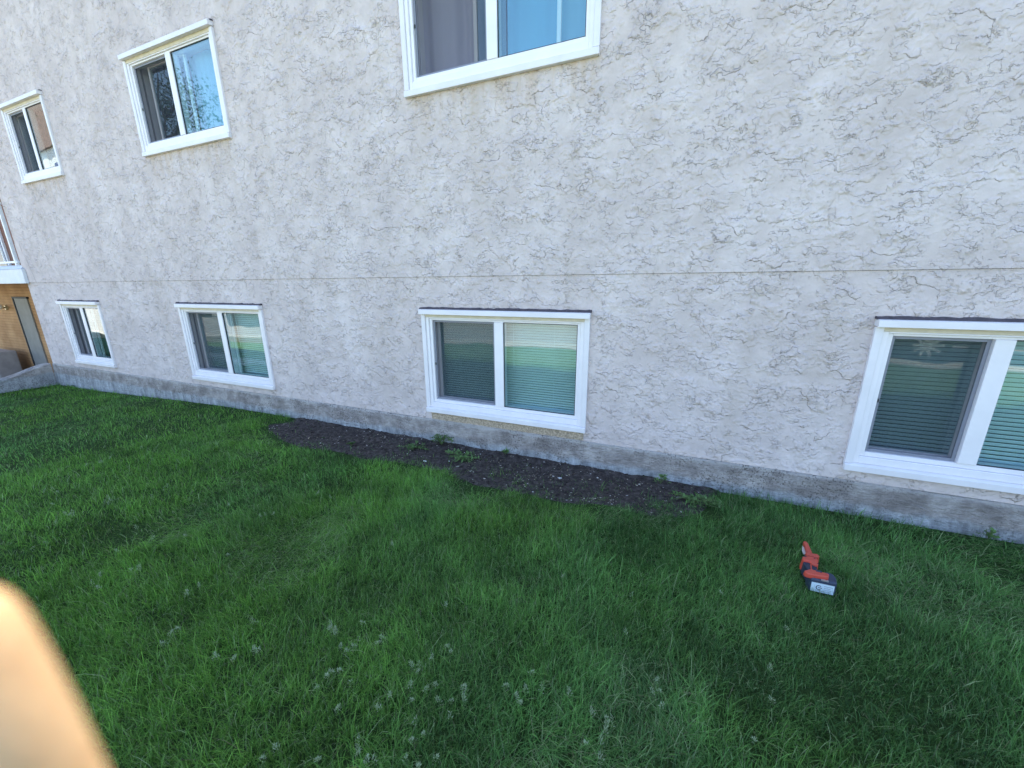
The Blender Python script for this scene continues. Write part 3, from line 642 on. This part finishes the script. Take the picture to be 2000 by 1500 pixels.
# straw bits
q = 260; x = rng.uniform(-4, .5, q); y = rng.uniform(-.62, -.04, q); k = sd_poly(x, y) > .02; x, y = x[k], y[k]; q = len(x)
st = blades(x, y, bed_z(x, y)+.004, rng.uniform(.012, .05, q), rng.uniform(.0012, .0025, q), rng.uniform(1.25, 1.5, q), rng.uniform(0, 6.28, q), A([.34, .28, .17])*rng.uniform(.5, 1.1, (q, 1)), 1.0, 2)
V, F, C = join([st]); tag(link(bpy.data.objects.new('straw_bits', mk_mesh('straw_bits', V, F, C, M['blade']))), 'dry straw bits lying on the bare soil', 'straw', kind='stuff')

# weeds in the bed
def weed(name, x, y, rad, n, h, cmul, label, cat='weed'):
    r = tag(empty(name, (x, y, 0)), label, cat)
    z0 = float(bed_z(A([x]), A([y]))[0])
    px, py, pz, L, W, le, az, cc = [], [], [], [], [], [], [], []
    stems = MB()
    for k in range(max(5, n//9)):
        a = random.uniform(0, 6.28); rr = rad*random.uniform(.4, 1)
        pts = [(0,0,z0), (rr*.4*math.cos(a), rr*.25*math.sin(a), z0+h*random.uniform(.3,.9)), (rr*math.cos(a), rr*.5*math.sin(a), z0+h*random.uniform(.1,.6))]
        stems.tube(pts, [.0018, .0014, .0008], 5)
        for j in range(9):
            t = random.uniform(.25, 1); q0, q1 = (pts[0], pts[1]) if t < .5 else (pts[1], pts[2]); u = (t % .5)*2
            p = [q0[i]+(q1[i]-q0[i])*u for i in range(3)]
            px.append(p[0]); py.append(p[1]); pz.append(p[2]); L.append(random.uniform(.014, .036)); W.append(random.uniform(.008, .017)); le.append(random.uniform(.7, 1.6)); az.append(random.uniform(0, 6.28))
            s = random.uniform(.7, 1.3)*cmul; cc.append((.12*s, .21*s, .065*s))
    # rounded leaves
    n_ = len(px); V = []; F = []; C = []
    for i in range(n_):
        d = Vector((math.cos(az[i])*math.sin(le[i]), math.sin(az[i])*math.sin(le[i]), math.cos(le[i])*.7+.15)).normalized(); s = d.cross(Vector((0,0,1))).normalized()*W[i]*.5
        p = Vector((px[i], py[i], pz[i])); o = len(V); l = L[i]
        V += [p, p+d*l*.35+s, p+d*l*.75+s*.75, p+d*l, p+d*l*.75-s*.75, p+d*l*.35-s]; F.append([o+k for k in range(6)]); C += [cc[i]]*6
    me = mk_mesh('foliage', A([tuple(v) for v in V]), [A(F)], A(C), M['leaf']); link(bpy.data.objects.new('foliage', me), r)
    stems.build('stem', M['stemm'], r, smooth=True); return r
M['stemm'] = plain('green_stem', (.13, .17, .07), .7)
weed('weed', -1.95, -.09, .17, 200, .12, 1.0, 'leafy green weed growing against the foundation, left of the bed centre')
weed('weed', -2.16, -.22, .20, 150, .035, .9, 'low spreading weed patch on the soil left of the leafy weed')
weed('weed', -1.62, -.25, .26, 260, .035, 1.05, 'low yellowish weed patch on the soil right of the leafy weed')
weed('weed', .03, -.09, .08, 60, .09, 1.3, 'bright green weed beside the foundation near the right end of the soil')
weed('weed', .26, -.28, .20, 230, .05, 1.0, 'straggly dull green weed at the right end of the soil bed')
weed('weed', -1.29, -.06, .03, 10, .05, 1.3, 'single small sprout close to the foundation, middle of the soil bed')
weed('weed', -2.75, -.42, .07, 40, .04, .7, 'tiny dark weed at the lawn edge of the soil bed, left')
weed('weed', 1.87, -.07, .05, 40, .12, 1.4, 'broad-leaved weed at the foundation below the right-hand window')
weed('weed', -9.3, -.07, .12, 60, .08, .8, 'dark weed tuft in the far left corner by the foundation')
M['white'] = plain('white_scrap', (.75, .75, .76), .6)
def scrap(x, y, s, label, mat='white'):
    z = float(bed_z(A([x]), A([y]))[0])+.006; n = 7
    pts = [(s*random.uniform(.6, 1)*math.cos(i/n*6.28), s*.5*random.uniform(.6, 1)*math.sin(i/n*6.28)) for i in range(n)]
    mb = MB().prism(pts, 0, .002); mb.v = [(a, b, c+.25*a+(.006*math.sin(a*300))) for a, b, c in mb.v]
    o = mb.build('scrap' if mat == 'white' else 'dead_leaf', M[mat], loc=(x, y, z)); tag(o, label, 'scrap' if mat == 'white' else 'leaf')
scrap(-1.907, -.428, .024, 'larger of two white scraps on the soil below the leafy weed')
scrap(-1.70, -.37, .012, 'smaller of two white scraps on the soil, right of the larger one')
scrap(-.72, -.28, .020, 'pale bluish scrap on the soil among the gravel chips')
M['deadleaf'] = plain('dead_leaf', (.24, .23, .19), .8)
scrap(-1.58, -.42, .026, 'dead grey leaf curled on the soil near the white scraps', 'deadleaf')
scrap(.15, -.25, .022, 'pale dead leaf under the bright green weed', 'deadleaf')

# ------------------------------------------------------------------ power tool on the lawn
M['orange'] = plain('orange_red_plastic', (.50, .065, .04), .42, .06, 40); M['grip'] = plain('dark_grip_rubber', (.024, .032, .055), .6, .1, 60, .3)
M['batt'] = plain('dark_battery_plastic', (.028, .04, .075), .5, .1, 50); M['lab'] = plain('pale_label', (.55, .66, .74), .5, .03); M['ink'] = plain('label_ink', (.03, .04, .07), .6); M['steel'] = plain('bare_steel', (.6, .6, .62), .3, .05, 30, metal=.7)
TX, TY = .80, -.80
tool = tag(empty('cordless_power_tool', (TX, TY, 0)), 'orange and dark blue cordless power tool lying on the grass', 'power tool')
def tp(name, mat, pts, z0, z1, top=.93, bevel=.004, parent=None, dx=0, dy=0):
    mb = MB().prism([(x-TX+dx, y-TY+dy) for x, y in pts], z0, z1, top); return mb.build(name, M[mat], parent or tool, bevel=bevel, seg=3)
tp('blade_guard', 'orange', [(.808,-.612),(.824,-.604),(.829,-.622),(.826,-.715),(.822,-.748),(.796,-.746),(.801,-.688)], .048, .074, .92, .003)
tp('blade', 'steel', [(.800,-.640),(.812,-.69),(.805,-.73),(.785,-.72),(.786,-.69)], .056, .060, 1.0, 0)
tp('head', 'orange', [(.751,-.801),(.775,-.789),(.800,-.786),(.824,-.791),(.826,-.814),(.812,-.862),(.798,-.864),(.782,-.851),(.777,-.837),(.751,-.841),(.745,-.824)], .030, .100, .88, .010)
tp('head_collar', 'orange', [(.782,-.744),(.842,-.732),(.848,-.750),(.838,-.762),(.785,-.768)], .038, .086, .95, .004)
tp('neck_gap', 'grip', [(.785,-.765),(.832,-.758),(.826,-.790),(.785,-.792)], .035, .078, 1, .002)
hv = tp('handle', 'grip', [(.750,-.815),(.757,-.826),(.785,-.822),(.792,-.835),(.812,-.848),(.800,-.905),(.755,-.910),(.748,-.86)], .025, .088, .85, .010)
tp('handle_stripe', 'orange', [(.781,-.838),(.787,-.836),(.774,-.897),(.768,-.899)], .086, .0915, 1.0, .001)
tp('base_plate', 'orange', [(.728,-.925),(.764,-.897),(.802,-.900),(.845,-.905),(.832,-.936),(.762,-.944),(.736,-.943)], .070, .098, .93, .006)
tp('release_button', 'grip', [(.788,-.900),(.812,-.902),(.810,-.914),(.784,-.912)], .0965, .101, .9, .001)
bt = tp('battery', 'batt', [(.757,-.950),(.867,-.947),(.876,-.900),(.872,-.872),(.848,-.866),(.752,-.90)], .004, .080, .97, .009)
lb = MB().add([(.763-TX,-.9535-TY,.012),(.857-TX,-.9510-TY,.012),(.857-TX,-.9490-TY,.062),(.763-TX,-.9515-TY,.062)], [(0,1,2,3)]).build('label', M['lab'], bt)
def mark(x0, x1, z0, z1):
    f = lambda x, z: (x-TX, -.9552-TY+(x-.763)*.0266+(z-.012)*.04, z)
    return MB().add([f(x0, z0), f(x1, z0), f(x1, z1), f(x0, z1)], [(0,1,2,3)])
mk = MB(); 
for i in range(14):                       # rounded C-like emblem
    a0 = R_(50+i*19); a1 = R_(50+(i+1)*19); c_ = (.795, .038)
    pts = [(c_[0]+.013*math.cos(a0)*r0, c_[1]+.013*math.sin(a0)*r0) for r0 in (.72, 1)]+[(c_[0]+.013*math.cos(a1)*r0, c_[1]+.013*math.sin(a1)*r0) for r0 in (1, .72)]
    f = lambda x, z: (x-TX, -.9552-TY+(x-.763)*.0266+(z-.012)*.04, z)
    mk.add([f(*p) for p in pts], [(0,1,2,3)])
mm = mark(.792, .808, .036, .0395); mk.add(mm.v, mm.f)
for k, (a, b) in enumerate([(.815,.850),(.815,.842),(.815,.848),(.780,.845)]):
    mm = mark(a, b, .050-.0095*k, .0512-.0095*k); mk.add(mm.v, mm.f)
mk.build('label_print', M['ink'], bt)
for sx_, sy_ in ((.770,-.802),(.806,-.805),(.812,-.845)): tp('screw', 'grip', [(sx_+.003*math.cos(q*1.05), sy_+.003*math.sin(q*1.05)) for q in range(6)], .0985, .1012, 1, 0)
tp('trigger', 'rubber', [(.800,-.868),(.812,-.872),(.808,-.892),(.797,-.89)], .05, .078, .9, .003)
tp('vent_slots', 'grip', [(.757,-.806),(.768,-.800),(.770,-.805),(.759,-.811)], .0985, .1008, 1, 0)
tp('battery_latch', 'steel', [(.80,-.9475),(.83,-.9465),(.83,-.940),(.80,-.941)], .0755, .0815, 1, .0)
tool.location.z = .014; tool.rotation_euler = (0, 0, 0)

# ------------------------------------------------------------------ hand whose fingertip covers the lens corner
def cam2w(u, v, d): return Vector((0, -3, CAM_H)) + rt2*((u-1000)/750.1*d) - up2*((v-750)/750.1*d) + fw*d
def skin_body(name, chains, mat, sub=2):
    vs, es, rs = [], [], []
    for pts in chains:
        prev = None
        for p in pts:
            if isinstance(p, int): prev = p; continue
            vs.append(p[0]); rs.append(p[1]); i = len(vs)-1
            if prev is not None: es.append((prev, i))
            prev = i
    me = bpy.data.meshes.new(name); me.from_pydata([tuple(v) for v in vs], es, []); o = bpy.data.objects.new(name, me); link(o)
    m = o.modifiers.new('skin', 'SKIN'); sv = me.skin_vertices[0].data
    for i, r in enumerate(rs): sv[i].radius = (r, r) if not isinstance(r, tuple) else r
    sv[0].use_root = True
    s = o.modifiers.new('sub', 'SUBSURF'); s.levels = sub; s.render_levels = sub
    m.use_smooth_shade = True
    me.materials.append(mat); return o
m = NT('skin'); p = m.pos()
sc_ = m.ramp(m.noise(p, 90, 3, .5), [(.3, (.54, .335, .175)), (.7, (.64, .42, .23))])
b_ = m.bsdf(sc_, .5, m.n('ShaderNodeBump', {'Height': m.noise(p, 700, 2), 'Strength': .3, 'Distance': .001}).outputs[0], .35)
b_.inputs['Subsurface Weight'].default_value = .25; b_.inputs['Subsurface Radius'].default_value = (.008, .004, .002); b_.inputs['Subsurface Scale'].default_value = 1
M['skin'] = m.m
D0 = .055
tip = cam2w(-100, 1225, D0); j1 = cam2w(8, 1440, D0*1.02); j2 = cam2w(160, 1800, D0*1.08); j3 = cam2w(330, 2180, D0*1.3)
wr = j3 - up2*.075 + fw*.02 + rt2*.012
el = wr - up2*.16 - fw*.16 + rt2*.03
RF = .0074
ch = [[(wr, .027), (wr+(j3-wr)*.45, (.034,.020)), (j3, .0115), (j2, .0086), (j1, RF*1.02), (tip, RF*.96), (tip+(tip-j1).normalized()*.0045, RF*.62)]]
pal = wr+(j3-wr)*.45
for k in range(3):
    b0 = j3 + rt2*(.019*(k+1)) - up2*(.004*(k+1)**1.4); ch.append([1, (b0, .0098), (b0+up2*.030+fw*.012-rt2*.002, .0088), (b0+up2*.026+fw*.034, .0082), (b0+up2*.004+fw*.040, .0076)])
th0 = wr+up2*.02-rt2*.026; ch.append([0, (th0, .014), (th0+up2*.026-rt2*.018-fw*.008, .0115), (th0+up2*.05-rt2*.012-fw*.012, .0100), (th0+up2*.07-rt2*.004-fw*.012, .0085)])
ch.append([0, (wr+(el-wr)*.3, .029), (wr+(el-wr)*.65, .036), (el, .043)])
hd = skin_body('person', ch, M['skin'])
tag(hd, 'blurred bare finger of the photographer in the lower left corner, close to the lens', 'person')

# ------------------------------------------------------------------ things reflected in the glass: tree and parked car
def tree(x, y, H, seed, label, R=3.0):
    rnd = random.Random(seed); r = tag(empty('street_tree', (x, y, 0)), label, 'tree')
    mb = MB(); mb.tube([(0,0,-.1),(.05,0,H*.2),(-.05,.1,H*.45),(.1,.05,H*.8)], [.20,.16,.11,.03], 10); tips = []
    for k in range(20):
        a = rnd.uniform(0, 6.28); h = H*rnd.uniform(.28, .8); l = R*rnd.uniform(.5, 1)*(1-.5*(h/H-.3))
        p1 = Vector((.4*l*math.cos(a), .4*l*math.sin(a), h+.3*l)); p2 = Vector((l*math.cos(a), l*math.sin(a), h+.55*l)); mb.tube([(0,0,h), p1, p2], [.06,.035,.012], 6); tips += [p1, p2, (p1+p2)/2]
    mb.build('trunk', M['bark'], r, smooth=True)
    V, F, C = [], [], []
    for k in range(9000):
        c = rnd.choice(tips); s = .55
        p = c+Vector((rnd.gauss(0, s), rnd.gauss(0, s), rnd.gauss(0, s*.7))); d = Vector((rnd.gauss(0,1), rnd.gauss(0,1), rnd.gauss(-.3,.7))).normalized(); t = d.cross(Vector((rnd.gauss(0,1), rnd.gauss(0,1), rnd.gauss(0,1)))).normalized()
        l = rnd.uniform(.07, .14); o = len(V); V += [tuple(p), tuple(p+d*l*.5+t*l*.22), tuple(p+d*l), tuple(p+d*l*.5-t*l*.22)]; F.append([o, o+1, o+2, o+3]); q = rnd.uniform(.7, 1.3); C += [(.05*q, .10*q, .03*q)]*4
    link(bpy.data.objects.new('crown', mk_mesh('crown', A(V), [A(F)], A(C), M['treeleaf'], False)), r)
tree(-21.0, -8.6, 11.5, 5, 'leafy tree seen mirrored in the second upper window')
M['carpaint'] = plain('grey_car_paint', (.10, .11, .125), .25, .03, 3, spec=.6, metal=.3); M['rimm'] = plain('pale_wheel_rim', (.62, .62, .64), .4); M['tyre'] = plain('tyre_rubber', (.02, .02, .02), .8); M['carglass'] = plain('car_glass', (.02, .025, .03), .05)
car = tag(empty('parked_car', (5.82, -7.25, .012)), 'dark grey parked car mirrored in the window at the right edge', 'car')
prof = [(-2.2,.30),(-2.25,.62),(-2.1,.82),(-1.2,.92),(-.55,1.38),(.75,1.42),(1.45,1.0),(2.1,.90),(2.2,.6),(2.15,.30),(1.72,.30),(1.62,.52),(1.36,.66),(1.08,.52),(.98,.30),(-.98,.30),(-1.08,.52),(-1.36,.66),(-1.62,.52),(-1.72,.30)]
mb = MB(); n = len(prof); mb.add([(x, -.85+(.18 if z > .95 else 0), z) for x, z in prof]+[(x, .85-(.18 if z > .95 else 0), z) for x, z in prof], [tuple(range(n)), tuple(range(n, 2*n))[::-1]]+[(i, (i+1)%n, n+(i+1)%n, n+i) for i in range(n)])
mb.build('body', M['carpaint'], car, bevel=.03)
for s in (-1, 1):
    MB().add([(-.95,s*.80,.97),(-.5,s*.69,1.32),(.7,s*.69,1.35),(1.2,s*.80,1.0)], [(0,1,2,3)]).build('side_window', M['carglass'], car)
    for wx in (-1.35, 1.35):
        wh = empty('wheel', (wx, s*.76, .31), car)
        MB().tube([(0,-.1,0),(0,.1,0)], [.31,.31], 28).build('tyre', M['tyre'], wh, smooth=False)
        rm = MB()
        for k in range(10):
            a = k*math.pi/5; rm.add([(.03*math.cos(a+1.57), s*.112, .03*math.sin(a+1.57)), (.21*math.cos(a)+.02*math.cos(a+1.57), s*.108, .21*math.sin(a)+.02*math.sin(a+1.57)), (.21*math.cos(a)-.02*math.cos(a+1.57), s*.108, .21*math.sin(a)-.02*math.sin(a+1.57)), (-.03*math.cos(a+1.57), s*.112, -.03*math.sin(a+1.57))], [(0,1,2,3)])
        rm.build('rim', M['rimm'], wh); MB().tube([(0, s*.095, 0), (0, s*.104, 0)], [.22, .22], 28).build('brake_disc', M['tyre'], wh)

# distant white building with a brown mansard storey, mirrored in the far-left upper window
nb = tag(empty('neighbour_building', (-54, -20, 0)), 'white building with brown top storey mirrored in the far left upper window', 'building')
M['nwhite'] = plain('sunlit_white_render', (.62, .62, .60), .9, .06, 1); M['nbrown'] = plain('brown_shingle', (.16, .10, .075), .95, .25, 6, .6)
MB().box(-16, 8, 0, 5, -.2, 12.3).build('wall', M['nwhite'], nb)
MB().add([(-16.3,-.3,12.302),(8.3,-.3,12.302),(8.3,5.3,12.302),(-16.3,5.3,12.302),(-15,.5,18),(7,.5,18),(7,4,18),(-15,4,18)], [(0,3,2,1),(4,5,6,7),(0,1,5,4),(1,2,6,5),(2,3,7,6),(3,0,4,7)]).build('mansard', M['nbrown'], nb)
wm = MB().box(-.8, .8, 5.002, 5.06, -.7, .7).mesh('window', M['darkglass'])
for ix in range(6):
    for iz in range(4): o = bpy.data.objects.new('window', wm); o.location = (-13+4*ix, 0, 1.8+2.9*iz); link(o, nb)

M['cabinet'] = plain('teal_grey_paint', (.07, .10, .11), .5)
cb = tag(empty('utility_cabinet', (-14.6, -6.9, 0)), 'dark utility cabinet by the driveway, mirrored in the second lower window', 'cabinet')
MB().box(-1.0, 1.0, -.4, .4, .0, .78).build('body', M['cabinet'], cb, bevel=.02); MB().box(-1.04, 1.04, -.44, .44, .782, .84).build('lid', M['greybox'], cb, bevel=.01)
# pale decorative stones left of the view, mirrored in the second lower window
Vs, Fs, Cs = [], [], []; o_ = 0
base = A([(1,0,0),(-1,0,0),(0,1,0),(0,-1,0),(0,0,1),(0,0,-1)], float); fc = A([(0,2,4),(2,1,4),(1,3,4),(3,0,4),(2,0,5),(1,2,5),(3,1,5),(0,3,5)])
for k in range(1400):
    t = random.random(); x = -10.6+4.2*t; y = -2.55+.10*x*0+.25*math.sin(t*3)+random.gauss(0, .13)
    s_2 = random.uniform(.012, .034); v = base*A([s_2*random.uniform(.8,1.5), s_2, s_2*.7])*rng.uniform(.8, 1.2, (6, 3)); a_ = random.uniform(0, 6.28)
    v = v@A([[math.cos(a_), math.sin(a_), 0], [-math.sin(a_), math.cos(a_), 0], [0, 0, 1]])+A([x, y, float(gz(x, y))+.02])
    Vs.append(v); Fs.append(fc+o_); o_ += 6; q = random.uniform(.45, .8); Cs.append(np.repeat(A([[q, q*.95, q*.9]]), 6, 0))
tag(link(bpy.data.objects.new('decorative_stones', mk_mesh('decorative_stones', np.concatenate(Vs), [np.concatenate(Fs)], np.concatenate(Cs), M['stone'], False))), 'strip of pale decorative stones on the lawn, mirrored in the second lower window', 'stones', kind='stuff')
